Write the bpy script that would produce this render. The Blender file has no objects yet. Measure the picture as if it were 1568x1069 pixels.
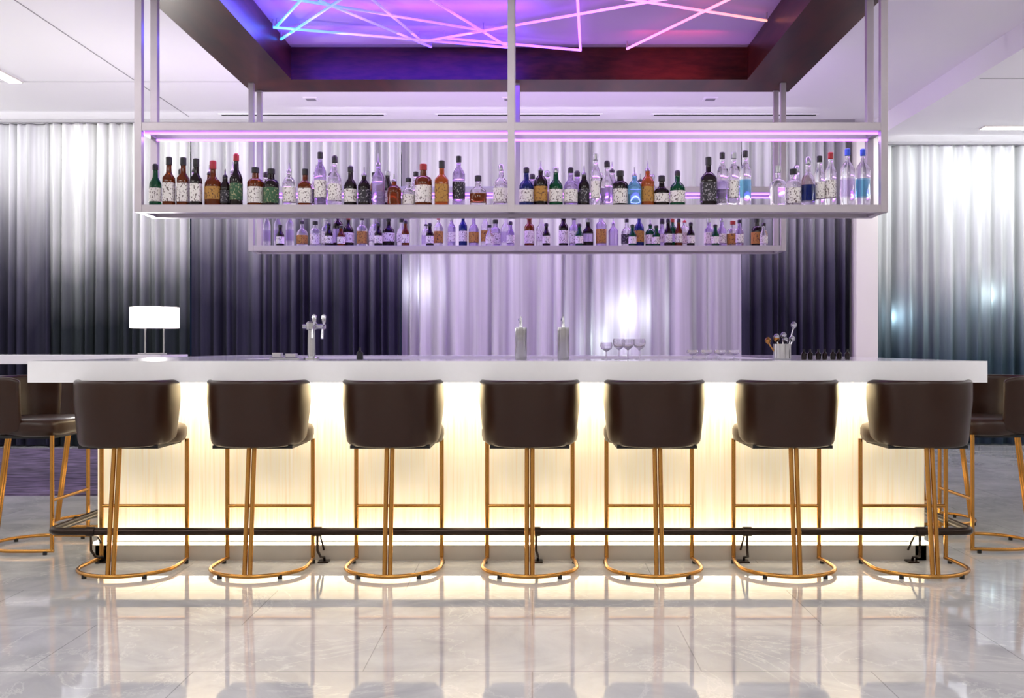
import bpy, math, random
from mathutils import Vector, Matrix
random.seed(7)
scene = bpy.context.scene
scene.view_settings.view_transform = 'Standard'
scene.view_settings.look = 'None'

# ------------------------------------------------------------------ helpers
def lin(c):
    return tuple((v/12.92 if v <= 0.04045 else ((v+0.055)/1.055)**2.4) for v in c)
def rgb(r, g, b):
    return lin((r/255, g/255, b/255)) + (1.0,)

def new_mat(name):
    m = bpy.data.materials.new(name); m.use_nodes = True
    nt = m.node_tree; bs = nt.nodes['Principled BSDF']
    return m, nt, bs

def simple(name, col, rough=0.5, metal=0.0, trans=0.0, emis=None, estr=0.0, ior=1.45, coat=0.0, var=0.06, scale=12, spec=0.5):
    m, nt, bs = new_mat(name)
    bs.inputs['Roughness'].default_value = rough
    bs.inputs['Metallic'].default_value = metal
    bs.inputs['IOR'].default_value = ior
    bs.inputs['Transmission Weight'].default_value = trans
    bs.inputs['Coat Weight'].default_value = coat
    bs.inputs['Specular IOR Level'].default_value = spec
    if var > 0:
        tc = nt.nodes.new('ShaderNodeTexCoord'); no = nt.nodes.new('ShaderNodeTexNoise')
        no.inputs['Scale'].default_value = scale
        nt.links.new(tc.outputs['Object'], no.inputs['Vector'])
        mx = nt.nodes.new('ShaderNodeMix'); mx.data_type = 'RGBA'
        mx.inputs[6].default_value = tuple(v*(1-var) for v in col[:3])+(1,)
        mx.inputs[7].default_value = tuple(min(1, v*(1+var)) for v in col[:3])+(1,)
        nt.links.new(no.outputs['Fac'], mx.inputs[0])
        nt.links.new(mx.outputs[2], bs.inputs['Base Color'])
    else:
        bs.inputs['Base Color'].default_value = col
    if emis:
        bs.inputs['Emission Color'].default_value = emis
        bs.inputs['Emission Strength'].default_value = estr
    return m

def ramp(nt, stops, interp='LINEAR'):
    r = nt.nodes.new('ShaderNodeValToRGB'); cr = r.color_ramp; cr.interpolation = interp
    cr.elements[0].position = stops[0][0]; cr.elements[0].color = stops[0][1]
    cr.elements[1].position = stops[-1][0]; cr.elements[1].color = stops[-1][1]
    for p, c in stops[1:-1]:
        e = cr.elements.new(p); e.color = c
    return r

class MB:
    def __init__(s): s.v = []; s.f = []; s.m = []
    def add(s, vs, fs, mi=0):
        o = len(s.v); s.v += [tuple(v) for v in vs]
        for f in fs:
            s.f.append(tuple(o+i for i in f)); s.m.append(mi)
    def box(s, x0, x1, y0, y1, z0, z1, mi=0):
        s.add([(x0,y0,z0),(x1,y0,z0),(x1,y1,z0),(x0,y1,z0),(x0,y0,z1),(x1,y0,z1),(x1,y1,z1),(x0,y1,z1)],
              [(0,3,2,1),(4,5,6,7),(0,1,5,4),(1,2,6,5),(2,3,7,6),(3,0,4,7)], mi)
    def tube(s, pts, r, n=12, mi=0, closed=False):
        pts = [Vector(p) for p in pts]; N = len(pts); rings = []
        prev = None
        for i, p in enumerate(pts):
            if closed: t = pts[(i+1) % N]-pts[i-1]
            elif i == 0: t = pts[1]-pts[0]
            elif i == N-1: t = pts[-1]-pts[-2]
            else: t = (pts[i+1]-pts[i]).normalized()+(pts[i]-pts[i-1]).normalized()
            t.normalize()
            if prev is None:
                a = Vector((0,0,1)) if abs(t.z) < 0.9 else Vector((1,0,0))
                u = t.cross(a).normalized()
            else:
                u = (prev - t*prev.dot(t)).normalized()
            prev = u; w = t.cross(u)
            rings.append([p+u*r*math.cos(2*math.pi*k/n)+w*r*math.sin(2*math.pi*k/n) for k in range(n)])
        vs = [v for R in rings for v in R]; fs = []
        for i in range(N if closed else N-1):
            a = i*n; b = ((i+1) % N)*n
            for k in range(n):
                fs.append((a+k, a+(k+1) % n, b+(k+1) % n, b+k))
        if not closed:
            fs.append(tuple(range(n-1,-1,-1))); fs.append(tuple((N-1)*n+k for k in range(n)))
        s.add(vs, fs, mi)
    def lathe(s, prof, c=(0,0,0), n=20, sq=2.0, depth=1.0, rot=0.0):
        vs = []
        for (r, z, mi) in prof:
            r = max(r, 0.0004)
            for k in range(n):
                a = 2*math.pi*(k+0.5)/n
                ca, sa = math.cos(a), math.sin(a)
                q = (abs(ca)**sq+abs(sa)**sq)**(-1/sq) if (sq != 2 and r > 0.02) else 1.0
                x, y = r*q*ca, r*q*sa*depth
                vs.append((c[0]+x*math.cos(rot)-y*math.sin(rot), c[1]+x*math.sin(rot)+y*math.cos(rot), c[2]+z))
        o = len(s.v); s.v += vs
        for i in range(len(prof)-1):
            for k in range(n):
                s.f.append((o+i*n+k, o+i*n+(k+1) % n, o+(i+1)*n+(k+1) % n, o+(i+1)*n+k)); s.m.append(prof[i][2])
        s.f.append(tuple(o+k for k in range(n-1,-1,-1))); s.m.append(prof[0][2])
        L = (len(prof)-1)*n
        s.f.append(tuple(o+L+k for k in range(n))); s.m.append(prof[-1][2])
    def mesh(s, name, mats, smooth=False, angle=None):
        me = bpy.data.meshes.new(name); me.from_pydata(s.v, [], s.f); me.update()
        for m in mats: me.materials.append(m)
        for p, mi in zip(me.polygons, s.m): p.material_index = mi
        if smooth:
            for p in me.polygons: p.use_smooth = True
            try: me.set_sharp_from_angle(angle=math.radians(angle or 40))
            except Exception: pass
        return me
    def obj(s, name, mats, smooth=False, parent=None, bevel=0, angle=None):
        o = bpy.data.objects.new(name, s.mesh(name, mats, smooth, angle))
        scene.collection.objects.link(o)
        if parent: o.parent = parent
        if bevel:
            b = o.modifiers.new('bevel', 'BEVEL'); b.width = bevel; b.segments = 2; b.limit_method = 'ANGLE'
        return o

def empty(name, loc=(0,0,0), rz=0):
    e = bpy.data.objects.new(name, None); e.empty_display_size = 0.1
    e.location = loc; e.rotation_euler = (0,0,rz); scene.collection.objects.link(e); return e
def link(name, me, parent=None, loc=(0,0,0)):
    o = bpy.data.objects.new(name, me); scene.collection.objects.link(o)
    o.location = loc
    if parent: o.parent = parent
    return o
def area(name, loc, sx, sy, power, col, rot=(0,0,0), spread=180):
    l = bpy.data.lights.new(name, 'AREA'); l.shape = 'RECTANGLE'; l.size = sx; l.size_y = sy
    l.energy = power; l.color = col; l.spread = math.radians(spread)
    o = bpy.data.objects.new(name, l); o.location = loc; o.rotation_euler = rot
    scene.collection.objects.link(o); return o

# ------------------------------------------------------------------ materials
def floor_mat():
    m, nt, bs = new_mat('polished_marble_tile'); L = nt.links.new
    tc = nt.nodes.new('ShaderNodeTexCoord')
    n1 = nt.nodes.new('ShaderNodeTexNoise'); n1.inputs['Scale'].default_value = 2.0; n1.inputs['Detail'].default_value = 12; n1.inputs['Roughness'].default_value = 0.6; n1.inputs['Distortion'].default_value = 1.2
    L(tc.outputs['Object'], n1.inputs['Vector'])
    r1 = ramp(nt, [(0.30, rgb(168,169,172)), (0.5, rgb(188,188,189)), (0.72, rgb(206,206,206))])
    L(n1.outputs['Fac'], r1.inputs[0])
    n2 = nt.nodes.new('ShaderNodeTexNoise'); n2.inputs['Scale'].default_value = 1.4; n2.inputs['Detail'].default_value = 12; n2.inputs['Roughness'].default_value = 0.65; n2.inputs['Distortion'].default_value = 0.9
    L(tc.outputs['Object'], n2.inputs['Vector'])
    r2 = ramp(nt, [(0.49, (0,0,0,1)), (0.5, (1,1,1,1)), (0.51, (0,0,0,1))])
    L(n2.outputs['Fac'], r2.inputs[0])
    mx = nt.nodes.new('ShaderNodeMix'); mx.data_type = 'RGBA'; mx.inputs[7].default_value = rgb(226,225,222)
    mf = nt.nodes.new('ShaderNodeMath'); mf.operation = 'MULTIPLY'; mf.inputs[1].default_value = 0.4
    L(r2.outputs[0], mf.inputs[0]); L(mf.outputs[0], mx.inputs[0]); L(r1.outputs[0], mx.inputs[6])
    br = nt.nodes.new('ShaderNodeTexBrick'); br.inputs['Scale'].default_value = 1.0
    br.inputs['Brick Width'].default_value = 1.2; br.inputs['Row Height'].default_value = 0.6
    br.inputs['Mortar Size'].default_value = 0.0022; br.inputs['Mortar Smooth'].default_value = 0.1
    br.inputs['Color1'].default_value = (1,1,1,1); br.inputs['Color2'].default_value = (0.93,0.93,0.93,1); br.inputs['Mortar'].default_value = (0.6,0.6,0.6,1)
    L(tc.outputs['Object'], br.inputs['Vector'])
    m2 = nt.nodes.new('ShaderNodeMix'); m2.data_type = 'RGBA'; m2.blend_type = 'MULTIPLY'; m2.inputs[0].default_value = 1
    L(mx.outputs[2], m2.inputs[6]); L(br.outputs['Color'], m2.inputs[7]); L(m2.outputs[2], bs.inputs['Base Color'])
    bs.inputs['Roughness'].default_value = 0.035; bs.inputs['IOR'].default_value = 1.65
    n3 = nt.nodes.new('ShaderNodeTexNoise'); n3.inputs['Scale'].default_value = 2
    L(tc.outputs['Object'], n3.inputs['Vector'])
    b = nt.nodes.new('ShaderNodeBump'); b.inputs['Strength'].default_value = 0.01; b.inputs['Distance'].default_value = 0.02
    L(n3.outputs['Fac'], b.inputs['Height']); L(b.outputs[0], bs.inputs['Normal'])
    return m

def wood_mat(name, c1, c2, rough, scale=(1,1,1)):
    m, nt, bs = new_mat(name); L = nt.links.new
    tc = nt.nodes.new('ShaderNodeTexCoord'); mp = nt.nodes.new('ShaderNodeMapping'); mp.inputs['Scale'].default_value = scale
    n = nt.nodes.new('ShaderNodeTexNoise'); n.inputs['Scale'].default_value = 4; n.inputs['Detail'].default_value = 6
    L(tc.outputs['Object'], mp.inputs[0]); L(mp.outputs[0], n.inputs['Vector'])
    r = ramp(nt, [(0.3, c1), (0.7, c2)]); L(n.outputs['Fac'], r.inputs[0]); L(r.outputs[0], bs.inputs['Base Color'])
    bs.inputs['Roughness'].default_value = rough
    return m, nt, bs, r

def curtain_mat(name, stops, zr=(0,3.8), transl=0.3, wob=0.25, streak=0.3):
    m = bpy.data.materials.new(name); m.use_nodes = True; nt = m.node_tree; nt.nodes.clear(); L = nt.links.new
    out = nt.nodes.new('ShaderNodeOutputMaterial')
    tc = nt.nodes.new('ShaderNodeTexCoord'); sp = nt.nodes.new('ShaderNodeSeparateXYZ'); L(tc.outputs['Object'], sp.inputs[0])
    mp = nt.nodes.new('ShaderNodeMapping'); mp.inputs['Scale'].default_value = (1.0, 0.2, 0.12)
    L(tc.outputs['Object'], mp.inputs[0])
    n = nt.nodes.new('ShaderNodeTexNoise'); n.inputs['Scale'].default_value = 3.0; n.inputs['Detail'].default_value = 3
    L(mp.outputs[0], n.inputs['Vector'])
    a = nt.nodes.new('ShaderNodeMath'); a.operation = 'MULTIPLY_ADD'; a.inputs[1].default_value = wob*4; a.inputs[2].default_value = -wob*2
    L(n.outputs['Fac'], a.inputs[0])
    ad = nt.nodes.new('ShaderNodeMath'); ad.operation = 'ADD'; L(sp.outputs['Z'], ad.inputs[0]); L(a.outputs[0], ad.inputs[1])
    mr = nt.nodes.new('ShaderNodeMapRange'); mr.inputs[1].default_value = zr[0]; mr.inputs[2].default_value = zr[1]
    L(ad.outputs[0], mr.inputs[0])
    r = ramp(nt, stops); L(mr.outputs[0], r.inputs[0])
    # vertical streaks: fold shade painted into the colour, plus varying fabric density
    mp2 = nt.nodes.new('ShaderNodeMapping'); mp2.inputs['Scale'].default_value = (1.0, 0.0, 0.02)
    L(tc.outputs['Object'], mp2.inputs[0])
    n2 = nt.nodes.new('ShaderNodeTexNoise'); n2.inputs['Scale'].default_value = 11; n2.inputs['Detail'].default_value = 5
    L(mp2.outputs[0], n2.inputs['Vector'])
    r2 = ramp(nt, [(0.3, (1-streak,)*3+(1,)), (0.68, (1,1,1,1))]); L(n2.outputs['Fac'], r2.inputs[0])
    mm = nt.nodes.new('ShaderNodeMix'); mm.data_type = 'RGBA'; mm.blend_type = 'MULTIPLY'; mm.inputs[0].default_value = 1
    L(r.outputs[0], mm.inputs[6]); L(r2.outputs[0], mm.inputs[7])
    d = nt.nodes.new('ShaderNodeBsdfDiffuse'); t = nt.nodes.new('ShaderNodeBsdfTranslucent')
    L(mm.outputs[2], d.inputs[0]); L(mm.outputs[2], t.inputs[0])
    mx = nt.nodes.new('ShaderNodeMixShader'); mx.inputs[0].default_value = transl
    L(d.outputs[0], mx.inputs[1]); L(t.outputs[0], mx.inputs[2])
    L(mx.outputs[0], out.inputs[0])
    return m

M_floor = floor_mat()
M_ceil = simple('ceiling_paint', rgb(244,243,245), 0.85, var=0.005, scale=2)
M_wall = simple('wall_paint', rgb(226,222,216), 0.8, var=0.02, scale=2)
M_groove = simple('ceiling_joint', rgb(150,148,152), 0.8, var=0.02)
M_wood, wnt, wbs, _ = wood_mat('walnut_veneer', rgb(38,13,10), rgb(74,31,23), 0.35, (2.0, 0.5, 8))
wbs.inputs['Specular IOR Level'].default_value = 0.3
M_panel, pnt, pbs, pr = wood_mat('laminate_added_glow', rgb(222,206,170), rgb(244,233,208), 0.45, (22, 22, 0.5))
pnt.links.new(pr.outputs[0], pbs.inputs['Emission Color']); pbs.inputs['Emission Strength'].default_value = 0.40  # low emission added to the panel so its lighting looks more even
M_plinth = simple('plinth_stone', rgb(176,168,156), 0.4)
M_counter = simple('white_quartz', rgb(234,233,237), 0.12, var=0.02, scale=30)
M_inner = simple('bar_cabinet', rgb(90,85,95), 0.5)
M_leather = simple('brown_leather', rgb(42,22,13), 0.31, var=0.15, scale=40, spec=0.38)
M_gold = simple('brushed_brass', rgb(182,132,68), 0.27, metal=1.0, var=0.05)
M_black = simple('black_rubber', rgb(18,18,20), 0.5)
M_bronze = simple('dark_bronze_pipe', rgb(50,38,32), 0.3, metal=0.7)
M_rack = simple('satin_aluminium', rgb(184,176,184), 0.35, metal=0.6)
M_steel = simple('stainless_steel', rgb(185,185,190), 0.22, metal=1.0)
M_bsteel = simple('brushed_steel', rgb(165,163,168), 0.24, metal=1.0)
M_led_w = simple('warm_led', rgb(255,235,190), emis=rgb(255,238,205), estr=14, var=0)
M_led_p = simple('purple_led', rgb(220,180,255), emis=rgb(180,95,255), estr=4, var=0)
M_diff = simple('light_diffuser', rgb(255,255,255), emis=rgb(255,252,248), estr=10.5, var=0)
M_carpet, cnt, cbs, cr_ = wood_mat('purple_patterned_carpet', rgb(34,26,46), rgb(120,104,136), 0.95, (1.2,3,1))
M_night = simple('night_ground', rgb(14,16,24), 0.9)
M_glassw, gnt, gbs = new_mat('window_glass'); gbs.inputs['Base Color'].default_value = (0.8,0.9,1,1); gbs.inputs['Transmission Weight'].default_value = 1; gbs.inputs['Roughness'].default_value = 0; gbs.inputs['IOR'].default_value = 1.01
M_frame = simple('window_mullion', rgb(70,72,78), 0.4)
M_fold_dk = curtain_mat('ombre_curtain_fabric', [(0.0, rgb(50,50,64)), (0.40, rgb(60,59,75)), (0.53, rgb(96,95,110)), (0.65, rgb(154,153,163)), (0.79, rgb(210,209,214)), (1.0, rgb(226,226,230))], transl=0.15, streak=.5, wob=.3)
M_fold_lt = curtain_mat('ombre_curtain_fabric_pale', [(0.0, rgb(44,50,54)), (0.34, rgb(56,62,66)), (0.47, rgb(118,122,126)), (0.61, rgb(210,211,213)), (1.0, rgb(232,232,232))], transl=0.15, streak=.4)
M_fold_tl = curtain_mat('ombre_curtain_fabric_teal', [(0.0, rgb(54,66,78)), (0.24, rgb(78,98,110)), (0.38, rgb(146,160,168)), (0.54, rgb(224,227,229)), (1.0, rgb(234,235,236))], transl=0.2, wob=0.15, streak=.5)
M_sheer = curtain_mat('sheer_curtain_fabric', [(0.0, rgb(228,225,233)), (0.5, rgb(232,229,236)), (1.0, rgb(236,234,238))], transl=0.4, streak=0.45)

# neon
M_neon = bpy.data.materials.new('neon_tube_glow'); M_neon.use_nodes = True
nt = M_neon.node_tree; bs = nt.nodes['Principled BSDF']
tc = nt.nodes.new('ShaderNodeTexCoord'); sp = nt.nodes.new('ShaderNodeSeparateXYZ'); nt.links.new(tc.outputs['Object'], sp.inputs[0])
mr = nt.nodes.new('ShaderNodeMapRange'); mr.inputs[1].default_value = -1.95; mr.inputs[2].default_value = 1.75; nt.links.new(sp.outputs['X'], mr.inputs[0])
r = ramp(nt, [(0.0, (0.01,0.18,1,1)), (0.2, (0.02,0.03,1,1)), (0.38, (0.10,0.02,1,1)), (0.55, (0.26,0.06,0.9,1)), (0.68, (0.36,0.09,0.5,1)), (0.82, (0.42,0.08,0.15,1)), (1.0, (0.45,0.13,0.09,1))])
nt.links.new(mr.outputs[0], r.inputs[0]); nt.links.new(r.outputs[0], bs.inputs['Emission Color']); bs.inputs['Emission Strength'].default_value = 4.5
bs.inputs['Base Color'].default_value = (0.5,0.5,0.5,1)

# ------------------------------------------------------------------ room shell
CZ = 3.73
b = MB(); b.box(-7.6, 7.6, -3.6, 12.6, -0.1, 0); b.obj('floor', [M_floor])
b = MB(); b.box(-7.4, -2.95, 7.85, 11.4, 0.0, 0.012); b.obj('carpet', [M_carpet])
b = MB()
b.box(-7.6, 3.9, -3.6, 12.6, CZ, CZ+0.15)
b.box(3.9, 7.6, -3.6, 12.6, 3.52, CZ+0.15)
for x in (-3.85,):
    b.box(x-0.006, x+0.006, -3.5, 11.4, CZ-0.002, CZ+0.001, 1)
for y in (9.9, 7.2, 4.5):
    b.box(-7.5, -2.5, y-0.004, y+0.004, CZ-0.002, CZ+0.001, 1)
for y in (8.98, 6.2):
    b.box(3.95, 7.5, y-0.006, y+0.006, 3.518, 3.521, 1)
b.obj('ceiling', [M_ceil, M_groove])
b = MB(); b.box(-7.6, -7.5, -3.6, 12.6, 0, CZ); b.obj('wall_left', [M_wall])
b = MB(); b.box(7.5, 7.6, -3.6, 12.6, 0, 3.52); b.obj('wall_right', [M_wall])
b = MB(); b.box(-7.5, 7.5, -3.6, -3.5, 0, 3.52); b.obj('wall_front', [M_wall])
# window wall
b = MB()
for i in range(11):
    x = -7.4 + i*1.48
    b.box(x-0.03, x+0.03, 12.4, 12.5, 0, 3.5, 0)
for z in (0.04, 1.0, 3.46):
    b.box(-7.5, 7.5, 12.41, 12.49, z-0.04, z+0.04, 0)
b.box(-7.5, 7.5, 12.445, 12.455, 0, 3.5, 1)
b.obj('window_1', [M_frame, M_glassw])
b = MB(); b.box(-7.5, 7.5, 12.3, 12.55, 3.5, CZ); b.obj('trim_1', [M_ceil])
b = MB(); b.box(3.68, 3.93, 11.55, 12.3, 0, 3.52); b.obj('column', [M_wall], bevel=0.01)
# lamps made up behind the curtains, added only for soft glow spots on the fabric
b = MB(); b.box(-25, 25, 12.62, 60, -0.1, 0.0); b.obj('ground', [M_night])
M_lampglow = simple('added_lamp_glow', rgb(255,255,255), emis=rgb(235,245,255), estr=10, var=0)
for (x, z, e, c) in [(1.12,1.55,16,(.9,.95,1)),(-1.36,1.85,9,(.9,.95,1)),(0.78,1.22,7,(.8,1,.85)),(4.3,1.5,18,(.7,.9,1)),(5.4,1.75,14,(.85,1,1))]:
    p = empty('added_glow_lamp', (x, 12.15, 0))
    b = MB(); b.lathe([(.09,0,0),(.09,.02,0),(.02,.03,0),(.02,z-.12,0),(0.05,z-.1,0),(0.06,z-.08,1),(0.06,z+0.08,0),(0.03,z+0.11,0)], n=16)
    b.obj('post', [M_black, M_lampglow], smooth=True, parent=p)
    l = bpy.data.lights.new('glow_source', 'POINT'); l.energy = e*.55; l.shadow_soft_size = 0.04; l.color = c
    lo = bpy.data.objects.new('glow_source', l); lo.location = (0,-0.12,z); lo.parent = p; scene.collection.objects.link(lo)

# ------------------------------------------------------------------ curtains
def curtain(name, x0, x1, y, zt, mat, wl=0.15, amp=0.055, seed=1):
    rnd = random.Random(seed)
    step = 0.0125; n = int((x1-x0)/step); rows = 8
    ph = 0; ys = []; zz = []; y2 = []
    f = 1.0; a = 1.0; tf = 1; ta = 1; ph2 = rnd.random()*6
    for i in range(n+1):
        if i % 9 == 0: tf = rnd.uniform(0.45, 2.0); ta = rnd.uniform(0.25, 1.5)
        f += (tf-f)*0.25; a += (ta-a)*0.2
        ph += 2*math.pi*step/wl*f
        s_ = math.sin(ph); zz.append(math.sin(ph*0.37+1))
        ys.append(amp*a*(s_+0.3*math.sin(2.3*ph+1)))
        y2.append(0.03*math.sin(i*step*5.1+ph2)*math.sin(i*step*2.3))
    vs = []; fs = []
    for rI in range(rows+1):
        t = rI/rows; z = 0.015+(zt-0.015)*t
        k = 1.25-0.45*t
        for i in range(n+1):
            vs.append((x0+(x1-x0)*i/n + 0.025*zz[i]*(1-t)*math.sin(i*0.05), y+ys[i]*k+y2[i]*(1-t), z))
    for rI in range(rows):
        for i in range(n):
            q = rI*(n+1)+i; fs.append((q, q+1, q+n+2, q+n+1))
    b = MB(); b.add(vs, fs)
    return b.obj(name, [mat], smooth=True, angle=180)
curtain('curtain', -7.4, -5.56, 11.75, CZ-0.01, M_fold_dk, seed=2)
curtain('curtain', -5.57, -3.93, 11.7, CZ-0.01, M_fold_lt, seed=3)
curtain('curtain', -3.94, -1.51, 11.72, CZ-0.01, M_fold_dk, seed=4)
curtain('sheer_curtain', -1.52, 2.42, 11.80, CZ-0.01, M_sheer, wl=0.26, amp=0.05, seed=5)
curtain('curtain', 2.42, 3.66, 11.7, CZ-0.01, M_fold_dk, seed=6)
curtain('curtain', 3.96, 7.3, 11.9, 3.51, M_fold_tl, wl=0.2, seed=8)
b = MB(); b.box(-7.4, 3.66, 11.54, 11.58, CZ-0.03, CZ); b.obj('curtain_track', [M_groove])
b = MB(); b.box(3.96, 7.4, 11.75, 11.79, 3.49, 3.52); b.obj('curtain_track', [M_groove])

# ------------------------------------------------------------------ ceiling fixtures
def strip(x0, x1, y0, y1, z, name='ceiling_strip_light'):
    b = MB(); b.box(x0, x1, y0, y1, z-0.012, z, 0)
    b.box(x0+0.015, x1-0.015, y0+0.015, y1-0.015, z-0.016, z-0.011, 1); b.obj(name, [M_wall, M_diff])
strip(-5.1, -4.95, 6.5, 9.9, CZ); strip(4.85, 6.6, 10.9, 11.05, 3.52)
strip(-5.1, -4.95, 0, 4.5, CZ); strip(5.0, 5.15, 0, 4.5, 3.52)
for (x0, x1) in [(-3.45,-1.65),(-1.05,0.75),(1.35,3.15)]:
    b = MB(); b.box(x0, x1, 11.28, 11.32, CZ-0.01, CZ+0.001, 0); b.box(x0-0.03, x1+0.03, 11.26, 11.34, CZ-0.006, CZ, 1)
    b.obj('air_slot', [M_black, M_ceil])
for x in (-2.3, -0.24, 1.85):
    b = MB(); b.box(x-0.07, x+0.07, 10.5, 10.64, CZ-0.012, CZ, 0); b.box(x-0.05, x+0.05, 10.52, 10.62, CZ-0.014, CZ-0.01, 1)
    b.obj('ceiling_vent', [M_ceil, M_groove])
for x in (-4.6, -1.6, 1.4):
    for y in (-1.6, 1.6):
        strip(x-0.0, x+1.2, y, y+1.2, CZ, 'added_fill_panel')  # out-of-view glowing panels added as general fill light for the room

area('curtain_wash_light', (-4.9, 11.0, 3.68), 4.0, 0.1, 44, (1,1,1), (math.radians(20),0,0))
area('curtain_wash_light', (5.4, 11.2, 3.47), 2.6, 0.1, 38, (0.95,0.98,1), (math.radians(20),0,0))
area('curtain_wash_light', (0.2, 10.8, 3.68), 5.5, 0.1, 54, (0.98,0.95,1), (math.radians(22),0,0))
# unseen fill lights added along the side walls to brighten the ceiling
area('added_ceiling_fill', (-7.3, 5.5, 3.0), 0.1, 11, 140, (1,1,1), (0, math.radians(-150),0))
area('added_ceiling_fill', (7.3, 5.5, 2.9), 0.1, 11, 150, (1,1,1), (0, math.radians(150),0))

# ------------------------------------------------------------------ canopy with neon
XO0, XO1, YO0, YO1 = -2.37, 2.16, 5.62, 8.58
XI0, XI1, YI0, YI1 = -1.94, 1.73, 6.0, 8.18
b = MB(); z0, z1 = 3.30, CZ
b.box(XO0, XI0, YO0, YO1, z0, z1); b.box(XI1, XO1, YO0, YO1, z0, z1)
b.box(XI0, XI1, YO0, YI0, z0, z1); b.box(XI0, XI1, YI1, YO1, z0, z1)
b.box(XI0, XI1, YI0, YI1, 3.56, 3.60, 1)
M_inn = simple('canopy_soffit', rgb(180,160,190), 0.6, var=0.06, scale=1.5)
canopy = b.obj('ceiling_canopy', [M_wood, M_inn])
neon = MB()
segs = [(-1.907,7.48,-.17,7.99),(-1.92,7.77,-1.1,6.6),(-1.87,7.45,-1.3,6.4),(-1.75,6.8,-.364,7.56),(-1.15,6.6,-.863,7.77),
        (-.9,6.4,-.17,8.02),(-1.45,6.9,-.793,7.97),(-.88,7.85,1.3,6.65),(.26,6.15,.381,8.05),(-.671,7.74,.388,8.06),
        (.747,8.02,1.42,6.7),(.3,6.72,1.69,7.33),(-1.8,6.4,.9,6.2),(-1.75,6.8,-.9,6.15),(1.42,6.7,.2,6.1)]
for (x0,y0,x1,y1) in segs: neon.tube([(x0,y0,3.50),(x1,y1,3.50)], 0.010, 8)
for (x0,y0,x1,y1) in segs:
    neon.tube([(x0,y0,3.50),(x0,y0,3.559)], 0.005, 6, 1); neon.tube([(x1,y1,3.50),(x1,y1,3.559)], 0.005, 6, 1)
neon.obj('neon_light', [M_neon, M_rack], smooth=True)
# coloured fill lights added inside the recess to strengthen the neon glow
area('neon_glow_fill', (-1.0, 7.6, 3.47), 1.8, 0.05, 16, (.12,.03,1), (math.radians(75),0,0))
area('neon_glow_fill', (-1.75, 7.0, 3.47), 0.05, 1.2, 8, (.1,.1,1), (0,math.radians(60),0))
area('neon_glow_fill', (-0.9, 7.2, 3.40), 1.8, 0.05, 9, (.25,.05,1), (math.radians(180),0,0))
area('neon_glow_fill', (1.1, 7.7, 3.47), 0.7, 0.05, 1.5, (1,.04,.08), (math.radians(75),0,0))

# ------------------------------------------------------------------ hanging racks
def rack(name, ya, yb):
    e = empty(name)
    b = MB(); w = 0.042; XL, XR = -2.31, 2.065
    for x in (XL, (XL+XR)/2-w/2, XR-w):
        for y in (ya, yb-w):
            b.box(x, x+w, y, y+w, 1.93, 3.299)
    for (z0, z1) in ((1.93, 1.975), (2.405, 2.453)):
        for y in (ya, yb-w):
            b.box(XL+w, XR-w, y+0.001, y+w-0.001, z0, z1)
        for x in (XL+0.001, XR-w+0.001):
            b.box(x, x+w-0.002, ya+w, yb-w, z0+0.002, z1-0.002)
    b.box(XL+w, XR-w, ya+w, yb-w, 1.95, 1.966)
    b.obj('frame', [M_rack], parent=e, bevel=0.002)
    b = MB()
    b.box(XL+w, XR-w, yb-w-0.012, yb-w-0.002, 2.392, 2.404)
    b.box(XL+w, XR-w, ya+w+0.002, ya+w+0.012, 2.392, 2.404)
    b.box(XL+w, XR-w, yb-w-0.014, yb-w-0.004, 1.967, 1.975)
    b.obj('led_strip', [M_led_p], parent=e)
rack('hanging_bottle_rack', 5.9, 6.19)
rack('hanging_bottle_rack', 8.27, 8.56)
PUR = (0.60, 0.26, 1.0)
area('rack_led_light', (-0.12, 6.05, 2.39), 4.2, 0.05, 11, (.75,.48,1))
area('rack_led_light', (-0.12, 8.42, 2.39), 4.2, 0.05, 18, (.68,.38,1))
area('rack_led_uplight', (-0.12, 8.42, 2.47), 4.2, 0.05, 18, PUR, (math.radians(180),0,0))
area('rack_led_uplight', (-0.12, 6.05, 2.47), 4.2, 0.05, 10, PUR, (math.radians(180),0,0))
area('rack_led_rearlight', (-0.12, 8.60, 2.2), 4.2, 0.06, 50, PUR, (math.radians(90),0,0))

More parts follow.
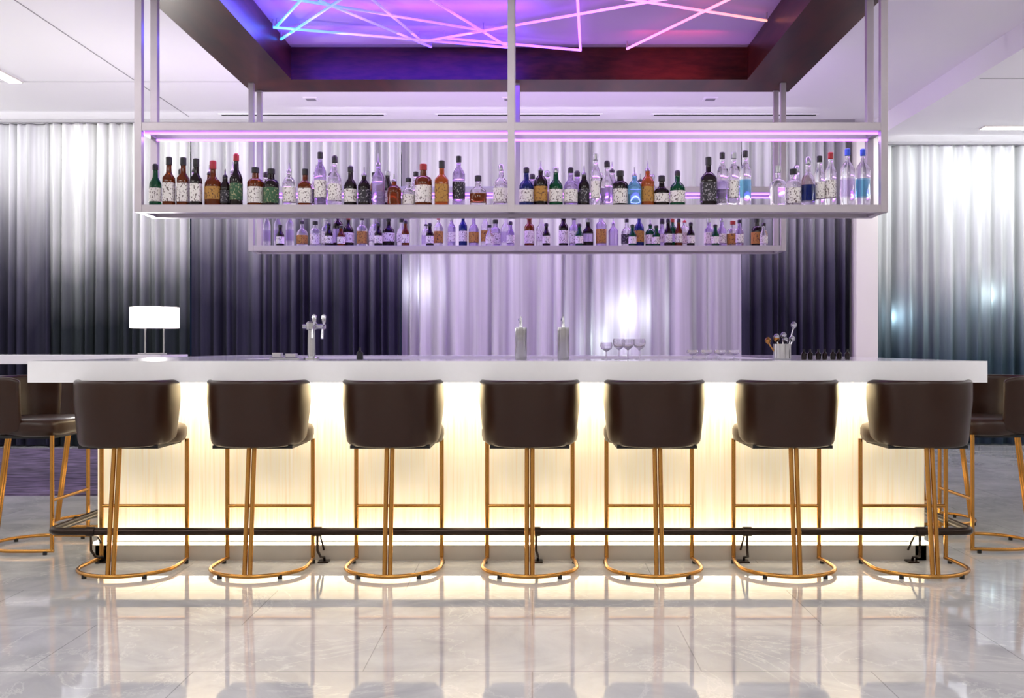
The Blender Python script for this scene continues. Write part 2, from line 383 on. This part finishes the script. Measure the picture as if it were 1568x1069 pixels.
# ------------------------------------------------------------------ bottles
def glass(name, col, tr=0.8, rough=0.06):
    return simple(name, col, rough, trans=tr, var=0, ior=1.35)
def label_mat(name, col, ink):
    m, nt, bs = new_mat(name); L = nt.links.new
    tc = nt.nodes.new('ShaderNodeTexCoord'); mp = nt.nodes.new('ShaderNodeMapping'); mp.inputs['Scale'].default_value = (150, 150, 90)
    n = nt.nodes.new('ShaderNodeTexNoise'); n.inputs['Scale'].default_value = 1.0; n.inputs['Detail'].default_value = 0
    L(tc.outputs['Object'], mp.inputs[0]); L(mp.outputs[0], n.inputs['Vector'])
    r = ramp(nt, [(0.60, col), (0.68, ink)]); L(n.outputs['Fac'], r.inputs[0]); L(r.outputs[0], bs.inputs['Base Color'])
    bs.inputs['Roughness'].default_value = 0.55; return m
BM = [glass('clear_glass', rgb(245,240,248), 0.85), glass('amber_liquor_glass', rgb(112,48,14), 0.4), glass('dark_glass', rgb(28,18,18), 0.2),
      glass('green_glass', rgb(8,80,46), 0.4), glass('blue_glass', rgb(30,45,115), 0.45), glass('pale_blue_glass', rgb(120,185,220), 0.7),
      label_mat('paper_label', rgb(232,228,222), rgb(120,108,104)), label_mat('dark_label', rgb(30,26,36), rgb(150,145,150)), label_mat('gold_label', rgb(176,128,52), rgb(90,55,30)),
      simple('black_cap', rgb(22,20,24), 0.4), simple('red_cap', rgb(150,25,30), 0.4), simple('blue_cap', rgb(45,80,190), 0.4), simple('steel_spout', rgb(150,150,155), 0.3, metal=1),
      glass('orange_liquor', rgb(165,78,26), 0.3), label_mat('green_label', rgb(40,86,52), rgb(150,150,110)), glass('lilac_glass', rgb(205,186,230), 0.8)]
C,A,D,G,B_,P,LW,LD,LG,KB,KR,KBl,KS,OR,LGr,LI = range(16)
def bottle(mb, x, y, z, h, r, kind, g, lab, cap, rot=0):
    n = 20; sq = 2.0; dp = 1; e = .0008
    if kind == 'round':   pr = [(r*.92,0,g),(r,.02*h,g),(r,.16*h,g),(r+e,.16*h,lab),(r+e,.46*h,g),(r,.46*h,g),(r*.98,.55*h,g),(r*.75,.63*h,g),(.016,.70*h,g),(.014,.86*h,cap),(.017,.865*h,cap),(.017,.97*h,cap),(.010,h,cap)]
    elif kind == 'square': sq = 5; pr = [(r*.86,0,g),(r*.9,.02*h,g),(r*.9,.14*h,lab),(r*.9,.5*h,g),(r*.88,.6*h,g),(r*.5,.68*h,g),(.016,.71*h,g),(.015,.84*h,cap),(.018,.845*h,cap),(.018,.99*h,cap),(.012,h,cap)]
    elif kind == 'tall':  pr = [(r*.8,0,g),(r*.85,.02*h,g),(r*.85,.2*h,lab),(r*.85,.5*h,g),(r*.85,.66*h,g),(r*.6,.73*h,g),(.014,.79*h,g),(.013,.88*h,cap),(.016,.885*h,cap),(.016,.99*h,cap),(.01,h,cap)]
    elif kind == 'squat': pr = [(r*.9,0,g),(r*1.1,.06*h,g),(r*1.15,.2*h,lab),(r*1.15,.46*h,g),(r*1.05,.56*h,g),(r*.6,.63*h,g),(.017,.68*h,g),(.015,.82*h,cap),(.02,.825*h,cap),(.02,.98*h,cap),(.015,h,cap)]; dp = .7
    elif kind == 'drum':  pr = [(r*1.0,0,g),(r*1.12,.03*h,g),(r*1.12,.14*h,lab),(r*1.12,.52*h,g),(r*1.12,.64*h,g),(r*.9,.70*h,g),(.02,.74*h,g),(.018,.86*h,cap),(.022,.865*h,cap),(.022,.99*h,cap),(.018,h,cap)]
    else:                 pr = [(r*.9,0,g),(r,.02*h,g),(r,.15*h,lab),(r,.46*h,g),(r,.56*h,g),(r*.7,.64*h,g),(.015,.69*h,g),(.014,.78*h,cap),(.016,.785*h,cap),(.014,.83*h,cap),(.005,.86*h,KS),(.004,h,KS)]
    mb.lathe(pr, (x, y, z), n, sq, dp, rot)
front = [(-2.239,.27,.036,'round',G,LW,KB),(-2.157,.31,.037,'square',A,LW,KB),(-2.076,.31,.037,'square',A,LW,KB),(-1.995,.30,.036,'square',D,LW,KB),
 (-1.898,.29,.044,'squat',A,LG,KR),(-1.825,.24,.030,'spout',D,LD,KB),(-1.757,.33,.038,'round',D,LGr,KR),(-1.646,.25,.043,'drum',A,LW,KB),(-1.549,.24,.041,'drum',D,LGr,KB),
 (-1.445,.28,.040,'spout',C,LW,KS),(-1.348,.24,.044,'square',A,LW,KB),(-1.259,.34,.042,'tall',LI,LW,KB),(-1.174,.32,.041,'round',C,LW,KB),(-1.082,.26,.039,'round',D,LW,KB),
 (-.998,.25,.036,'spout',D,LD,KS),(-.914,.33,.039,'spout',LI,LI,KS),(-.822,.21,.043,'spout',A,A,KS),(-.738,.19,.036,'round',C,LW,KB),(-.648,.27,.046,'drum',A,LW,KR),
 (-.538,.29,.046,'square',OR,LG,KB),(-.438,.32,.045,'tall',LI,LD,KB),(-.321,.2,.044,'squat',C,A,KB),(-.185,.27,.048,'round',C,LW,KS),(-.035,.25,.044,'round',B_,LW,KB),
 (.050,.29,.041,'spout',D,LG,KS),(.140,.25,.041,'round',G,LW,KS),(.228,.25,.042,'round',LI,LW,KB),(.308,.26,.033,'spout',D,LD,KS),(.376,.33,.034,'tall',C,LW,KS),
 (.445,.29,.036,'round',C,LI,KB),(.523,.23,.042,'drum',D,LW,KB),(.608,.25,.040,'spout',P,P,KS),(.686,.29,.039,'spout',OR,LG,KS),(.768,.20,.040,'squat',D,LW,KB),
 (.862,.23,.046,'round',G,LW,KB),(1.046,.31,.052,'square',D,LD,KB),(1.130,.34,.037,'tall',C,LI,KB),(1.197,.34,.037,'tall',C,LW,KS),(1.266,.35,.040,'tall',C,P,KB),
 (1.460,.26,.050,'square',C,C,KS),(1.552,.24,.042,'drum',C,LW,KB),(1.638,.31,.042,'round',C,B_,KS),(1.710,.32,.037,'tall',C,LW,KB),(1.775,.34,.039,'tall',C,LW,KR),
 (1.872,.36,.050,'tall',C,LI,KBl),(1.966,.36,.050,'tall',C,P,KBl)]
mb = MB()
for (x,h,r_,k,g,l,c) in front:
    bottle(mb, x, 6.045+random.uniform(-.012,.012), 1.9665, h, r_, k, g, l, c)
for x in (-2.11,-2.03,-1.94,-1.80,-1.60,-1.30,-1.21,-.95,-.87,-.70,.0,.09,.27,.41,.48,.65,.72,1.16,1.23,1.59,1.67):
    bottle(mb, x, 6.112, 1.9665, random.uniform(.2,.3), .030, random.choice(['spout','round','tall']), random.choice([C,LI,D,A,C]), random.choice([LW,LD,LI]), random.choice([KB,KS,KB]))
mb.obj('liquor_bottles', BM, smooth=True, angle=50)
mb = MB(); x = -2.2; random.seed(21)
while x < 2.0:
    r_ = random.uniform(.034,.046)
    k = random.choice(['round','square','tall','squat','spout','spout','round','drum'])
    g = random.choice([C,C,C,LI,LI,LI,D,D,D,A,G,B_]); l = random.choice([LW,LW,LD,LI,LW,LG,LW]); c = random.choice([KB,KB,KS,KS,KR,KB])
    if x < -1.98: g = C; k = 'tall'; l = LI
    if not (-0.17 < x < -0.05):
        bottle(mb, x, 8.43, 1.9665, random.uniform(.22,.31), r_, k, g, l, c)
        if random.random() < .45: bottle(mb, x+.04, 8.355, 1.9665, random.uniform(.18,.24), .032, 'round', random.choice([A,D,C,D,G,LI]), LW, KB)
    x += r_*2.15+random.uniform(0,.025)
    if random.random() < 0.08: x += 0.10
mb.obj('liquor_bottles', BM, smooth=True, angle=50)

# ------------------------------------------------------------------ bar island
BX0, BX1, BY0, BY1 = -2.606, 2.35, 5.25, 9.1
bar = empty('bar_counter')
b = MB(); ct, cb = 1.076, 0.965; W = 0.85
b.box(BX0, BX1, BY0, BY0+W, cb, ct); b.box(BX0, BX1, BY1-W, BY1, cb, ct)
b.box(BX0, BX0+W, BY0+W, BY1-W, cb, ct); b.box(BX1-W, BX1, BY0+W, BY1-W, cb, ct)
b.obj('countertop', [M_counter], parent=bar)
px0, px1, py0, py1 = -2.35, 2.12, 5.5, 8.85
b = MB(); t = 0.06
b.box(px0, px1, py0, py0+t, 0.10, cb); b.box(px0, px1, py1-t, py1, 0.10, cb)
b.box(px0, px0+t, py0+t, py1-t, 0.10, cb); b.box(px1-t, px1, py0+t, py1-t, 0.10, cb)
b.obj('bar_front_panel', [M_panel], parent=bar)
b = MB()
b.box(px0, px1, py0-0.03, py0+t, 0, 0.083); b.box(px0, px1, py1-t, py1+0.03, 0, 0.083)
b.box(px0-0.03, px0+t, py0-0.03, py1+0.03, 0, 0.0829); b.box(px1-t, px1+0.03, py0-0.03, py1+0.03, 0, 0.0829)
b.obj('plinth', [M_plinth], parent=bar)
b = MB()
b.box(px0+t, px1-t, py0+t, py0+t+0.45, 0.0, 0.86); b.box(px0+t, px1-t, py1-t-0.45, py1-t, 0, 0.86)
b.obj('inner_cabinet', [M_inner], parent=bar)
b = MB()
b.box(px0, px1, py0-0.05, py0-0.03, cb-0.012, cb-0.002)
b.box(px0, px1, py0-0.022, py0-0.006, 0.084, 0.094)
b.box(px0-0.05, px0-0.03, py0, py1, cb-0.012, cb-0.002); b.box(px1+0.03, px1+0.05, py0, py1, cb-0.012, cb-0.002)
b.box(px0-0.022, px0-0.006, py0, py1, 0.084, 0.094); b.box(px1+0.006, px1+0.022, py0, py1, 0.084, 0.094)
b.obj('led_strip', [M_led_w], parent=bar)
LEDC = (1,.88,.68)
area('bar_led_light', ((px0+px1)/2, py0-0.07, cb-0.02), 4.4, 0.03, 26, LEDC, (math.radians(12),0,0))
area('bar_led_light', ((px0+px1)/2, py0-0.045, 0.10), 4.4, 0.02, 9, LEDC, (math.radians(170),0,0))

# foot rail
fr = empty('foot_rail')
def rail_pts():
    X0, X1, Y = -2.52, 2.30, 5.30; R = 0.06; pts = [(X0, 8.6, .187), (X0, Y+R, .187)]
    for k in range(1, 7):
        a = math.pi/2*k/6; pts.append((X0+R-R*math.cos(a), Y+R-R*math.sin(a), .187))
    for k in range(0, 7):
        a = math.pi/2*k/6; pts.append((X1-R+R*math.sin(a), Y+R-R*math.cos(a), .187))
    pts.append((X1, 8.6, .187)); return pts
b = MB(); b.tube(rail_pts(), 0.02, 14); b.obj('pipe', [M_bronze], smooth=True, parent=fr)
b = MB()
for x in (-2.3, -1.12, 0.02, 1.12, 2.02):
    b.tube([(x,5.30,.187),(x,5.30,.09),(x+.01,5.33,.05),(x+.01,5.42,.03),(x+.01,5.44,.0)], .007, 8)
    b.tube([(x,5.30,.17),(x,5.38,.15),(x,5.465,.06)], .006, 8)
    b.box(x-.02, x+.035, 5.40, 5.465, 0, .008)
    b.tube([(x-.022,5.3,.187),(x+.022,5.3,.187)], .025, 12)
b.obj('brackets', [M_bronze], smooth=True, parent=fr)

# ------------------------------------------------------------------ bar stools
def stool_meshes():
    nu, nv = 32, 9; vs = []; fs = []
    for j in range(nv+1):
        v = j/nv
        for i in range(nu+1):
            u = -1+2*i/nu
            if abs(u) <= 0.92:
                aa = u/0.92*math.pi/2
                sx, sy = math.sin(aa), -math.cos(aa)
                q = (abs(sx)**2.15+abs(sy)**2.15)**(-1/2.15)
                x, y = sx*q, sy*q
            else:
                x = math.copysign(1, u); y = (abs(u)-0.92)/0.08*0.16
            rr = 0.222+0.022*min(1, v*1.5)
            edge = abs(u)
            top = 0.985-0.02*max(0,(edge-0.8)/0.2)**2
            bot = 0.65+0.035*max(0,(edge-0.4)/0.6)**2
            z = bot+(top-bot)*v
            vs.append((x*rr, y*rr*0.98, z))
    for j in range(nv):
        for i in range(nu):
            q = j*(nu+1)+i; fs.append((q, q+1, q+nu+2, q+nu+1))
    b = MB(); b.add(vs, fs); back = b.mesh('backrest', [M_leather], smooth=True, angle=180)
    b = MB(); n = 44; prof = [(0.12,.652),(.225,.652),(.243,.662),(.25,.69),(.25,.72),(.24,.740),(.21,.750),(.10,.755),(.001,.756)]
    vs = []; fs = []
    for (r_, z) in prof:
        for k in range(n):
            a = 2*math.pi*k/n; ca, sa = math.cos(a), math.sin(a)
            e = 5.0 if sa > 0 else 2.15
            q = (abs(ca)**e+abs(sa)**e)**(-1/e)
            yy = r_*q*sa*(1.0 if sa > 0 else .82)
            xx = r_*q*ca
            if sa < 0.25: xx *= 0.87+0.13*max(0, (sa+0.1)/0.35) if sa > -0.1 else 0.87
            vs.append((xx, yy, z))
    for i in range(len(prof)-1):
        for k in range(n): fs.append((i*n+k, i*n+(k+1) % n, (i+1)*n+(k+1) % n, (i+1)*n+k))
    fs.append(tuple(range(n-1,-1,-1)))
    b.add(vs, fs); seat = b.mesh('seat', [M_leather], smooth=True, angle=180)
    b = MB(); r_ = .0115
    for sx in (-1, 1):
        b.tube([(sx*.228,.205,.66),(sx*.228,.205,.02)], r_)
        b.tube([(sx*.0135,-.15,.66),(sx*.0135,-.232,.02)], .0115)
    b.tube([(-.228,.205,.30),(.228,.205,.30)], .010)
    pts = [(-.228,.215,.022),(-.24,.1,.022)]
    for k in range(0, 25):
        a = math.pi*k/24; pts.append((-.242*math.cos(a), .0-.236*math.sin(a), .022))
    pts += [(.24,.1,.022),(.228,.215,.022)]
    b.tube(pts, .0105)
    b.box(-.2,.2,-.14,.2,.640,.656,1)
    for (x,y) in ((-.236,.17),(.236,.17),(-.15,-.185),(.15,-.185)):
        b.tube([(x,y,0),(x,y,.02)], .012, 10, 1)
    frame = b.mesh('frame', [M_gold, M_black], smooth=True, angle=40)
    return back, seat, frame
SM = stool_meshes()
def stool(x, y, rz=0):
    e = empty('bar_stool', (x, y, 0), rz)
    o = link('backrest', SM[0], e)
    s_ = o.modifiers.new('solid', 'SOLIDIFY'); s_.thickness = 0.030; s_.offset = 0
    ss = o.modifiers.new('sub', 'SUBSURF'); ss.levels = 1; ss.render_levels = 2
    link('seat', SM[1], e); link('frame', SM[2], e)
for x in (-2.072, -1.40, -0.712, -0.013, 0.624, 1.303, 1.98): stool(x, 5.225)
stool(-2.86, 5.85, math.radians(-90)); stool(-2.86, 6.62, math.radians(-90)); stool(-2.86, 7.4, math.radians(-90))
stool(2.66, 5.9, math.radians(90)); stool(2.66, 6.7, math.radians(90)); stool(2.66, 7.5, math.radians(90))

# ------------------------------------------------------------------ high table + lamp
b = MB()
b.box(-7.3, -3.2, 8.75, 9.45, 1.0, 1.08)
for x in (-6.9, -3.45):
    b.box(x-.04, x+.04, 8.85, 9.35, 0.012, 1.0, 1)
b.obj('high_table', [M_counter, M_black], bevel=0.003)
lamp = empty('table_lamp', (-3.36, 9.05, 1.08))
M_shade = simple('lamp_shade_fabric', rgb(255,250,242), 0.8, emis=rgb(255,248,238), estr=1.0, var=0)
b = MB(); b.lathe([(.205,.235,0),(.21,.236,0),(.21,.42,0),(.205,.421,0),(.2,.40,0)], n=40); b.obj('shade', [M_shade], smooth=True, parent=lamp)
b = MB(); b.box(-.13,.13,-.06,.06,0,.015); b.box(-.09,-.075,-.01,.01,.015,.24); b.box(.075,.09,-.01,.01,.015,.24); b.box(-.09,.09,-.01,.01,.232,.246)
b.obj('base', [M_steel], parent=lamp, bevel=.002)
pl = bpy.data.lights.new('lamp_bulb', 'POINT'); pl.energy = 90; pl.color = (1,.97,.92); pl.shadow_soft_size = 0.06
plo = bpy.data.objects.new('lamp_bulb', pl); plo.location = (0,0,.52); plo.parent = lamp; scene.collection.objects.link(plo)

# ------------------------------------------------------------------ things on the bar
Z = ct
b = MB(); x, y = -1.27, 5.85
b.lathe([(.045,0,0),(.045,.012,0),(.022,.018,0),(.02,.17,0),(.03,.175,0),(.032,.21,0),(.02,.22,0)], (x,y,Z), 20)
b.tube([(x-.05,y,Z+.19),(x+.08,y,Z+.19)], .014)
for dx in (.02,.075):
    b.tube([(x+dx,y-.02,Z+.19),(x+dx,y-.06,Z+.17),(x+dx,y-.07,Z+.12)], .008)
    b.lathe([(.006,0,0),(.011,.02,0),(.013,.05,0),(.006,.06,0)], (x+dx,y-.02,Z+.20), 12)
b.obj('beer_tap', [M_steel], smooth=True)
for x in (-0.065, 0.18):
    b = MB(); b.lathe([(.031,0,0),(.034,.006,0),(.034,.170,0),(.034,.176,1),(.033,.186,1),(.010,.188,1),(.008,.2,1),(.004,.25,1)], (x,5.88,Z), 28)
    b.tube([(x,5.88,Z+.20),(x-.012,5.86,Z+.235),(x-.014,5.85,Z+.225)], .003, 8, 1)
    b.obj('steel_whipping_canister', [M_bsteel, M_steel], smooth=True)
M_cg = glass('drinking_glass', rgb(245,242,250), 0.9, 0.02)
def stem_glass(x, y, h=.11):
    b = MB(); b.lathe([(.03,0,0),(.03,.003,0),(.005,.006,0),(.004,.45*h,0),(.03,.62*h,0),(.036,.8*h,0),(.032,h,0),(.030,h,0),(.033,.8*h,0),(.027,.64*h,0),(.002,.5*h,0)], (x,y,Z), 20)
    b.obj('stem_glass', [M_cg], smooth=True)
for i, (x, y) in enumerate([(.43,5.9),(.50,5.86),(.56,5.95),(.62,5.88)]): stem_glass(x, y, .10 if i == 0 else .12)
for x in (.93,1.01,1.09,1.17): stem_glass(x, 5.9, .055)
b = MB(); x, y = 1.45, 5.9
b.lathe([(.045,0,0),(.05,.005,0),(.05,.09,0),(.046,.09,0),(.045,.01,0)], (x,y,Z), 20)
for (dx, ddx, hh, mi) in [(-.03,-.05,.10,1),(-.01,-.02,.12,0),(.0,.01,.13,0),(.02,.05,.19,0),(.03,.03,.11,0),(.01,-.04,.11,1),(.02,.0,.10,0)]:
    b.tube([(x+dx,y,Z+.02),(x+dx+ddx,y+.01,Z+hh)], .004, 8, mi)
    b.lathe([(.004,0,mi),(.016,.012,mi),(.018,.025,mi),(.006,.04,mi)], (x+dx+ddx,y+.01,Z+hh-.01), 12)
b.obj('bar_tool_caddy', [M_steel, M_gold], smooth=True)
mb = MB()
for i in range(7):
    x = 1.57+i*.042; mb.lathe([(.013,0,2),(.015,.004,2),(.015,.035,2),(.006,.045,9),(.006,.06,9)], (x,5.88+.02*(i % 2),Z), 12)
mb.obj('bitters_bottles', BM, smooth=True)
b = MB(); b.box(-1.5,-1.33,5.8,5.95,Z,Z+.012); b.box(-1.49,-1.44,5.82,5.88,Z+.012,Z+.04); b.box(-1.42,-1.36,5.84,5.9,Z+.012,Z+.035)
b.obj('garnish_tray', [M_steel], bevel=.003)
b = MB(); b.lathe([(.018,0,0),(.02,.005,0),(.018,.04,0),(.007,.05,0),(.006,.07,0)], (-1.0,5.9,Z), 14); b.obj('sauce_bottle', [M_black], smooth=True)

# ------------------------------------------------------------------ world + camera
w = bpy.data.worlds.new('World'); scene.world = w; w.use_nodes = True
w.node_tree.nodes['Background'].inputs[0].default_value = (0.02,0.03,0.06,1); w.node_tree.nodes['Background'].inputs[1].default_value = 0.5
cam = bpy.data.cameras.new('camera'); cam.sensor_width = 36; cam.lens = 35.75; cam.shift_x = -0.0198; cam.shift_y = -0.0022
co = bpy.data.objects.new('camera', cam); co.location = (0,0,1.15); co.rotation_euler = (math.radians(90),0,0)
scene.collection.objects.link(co); scene.camera = co
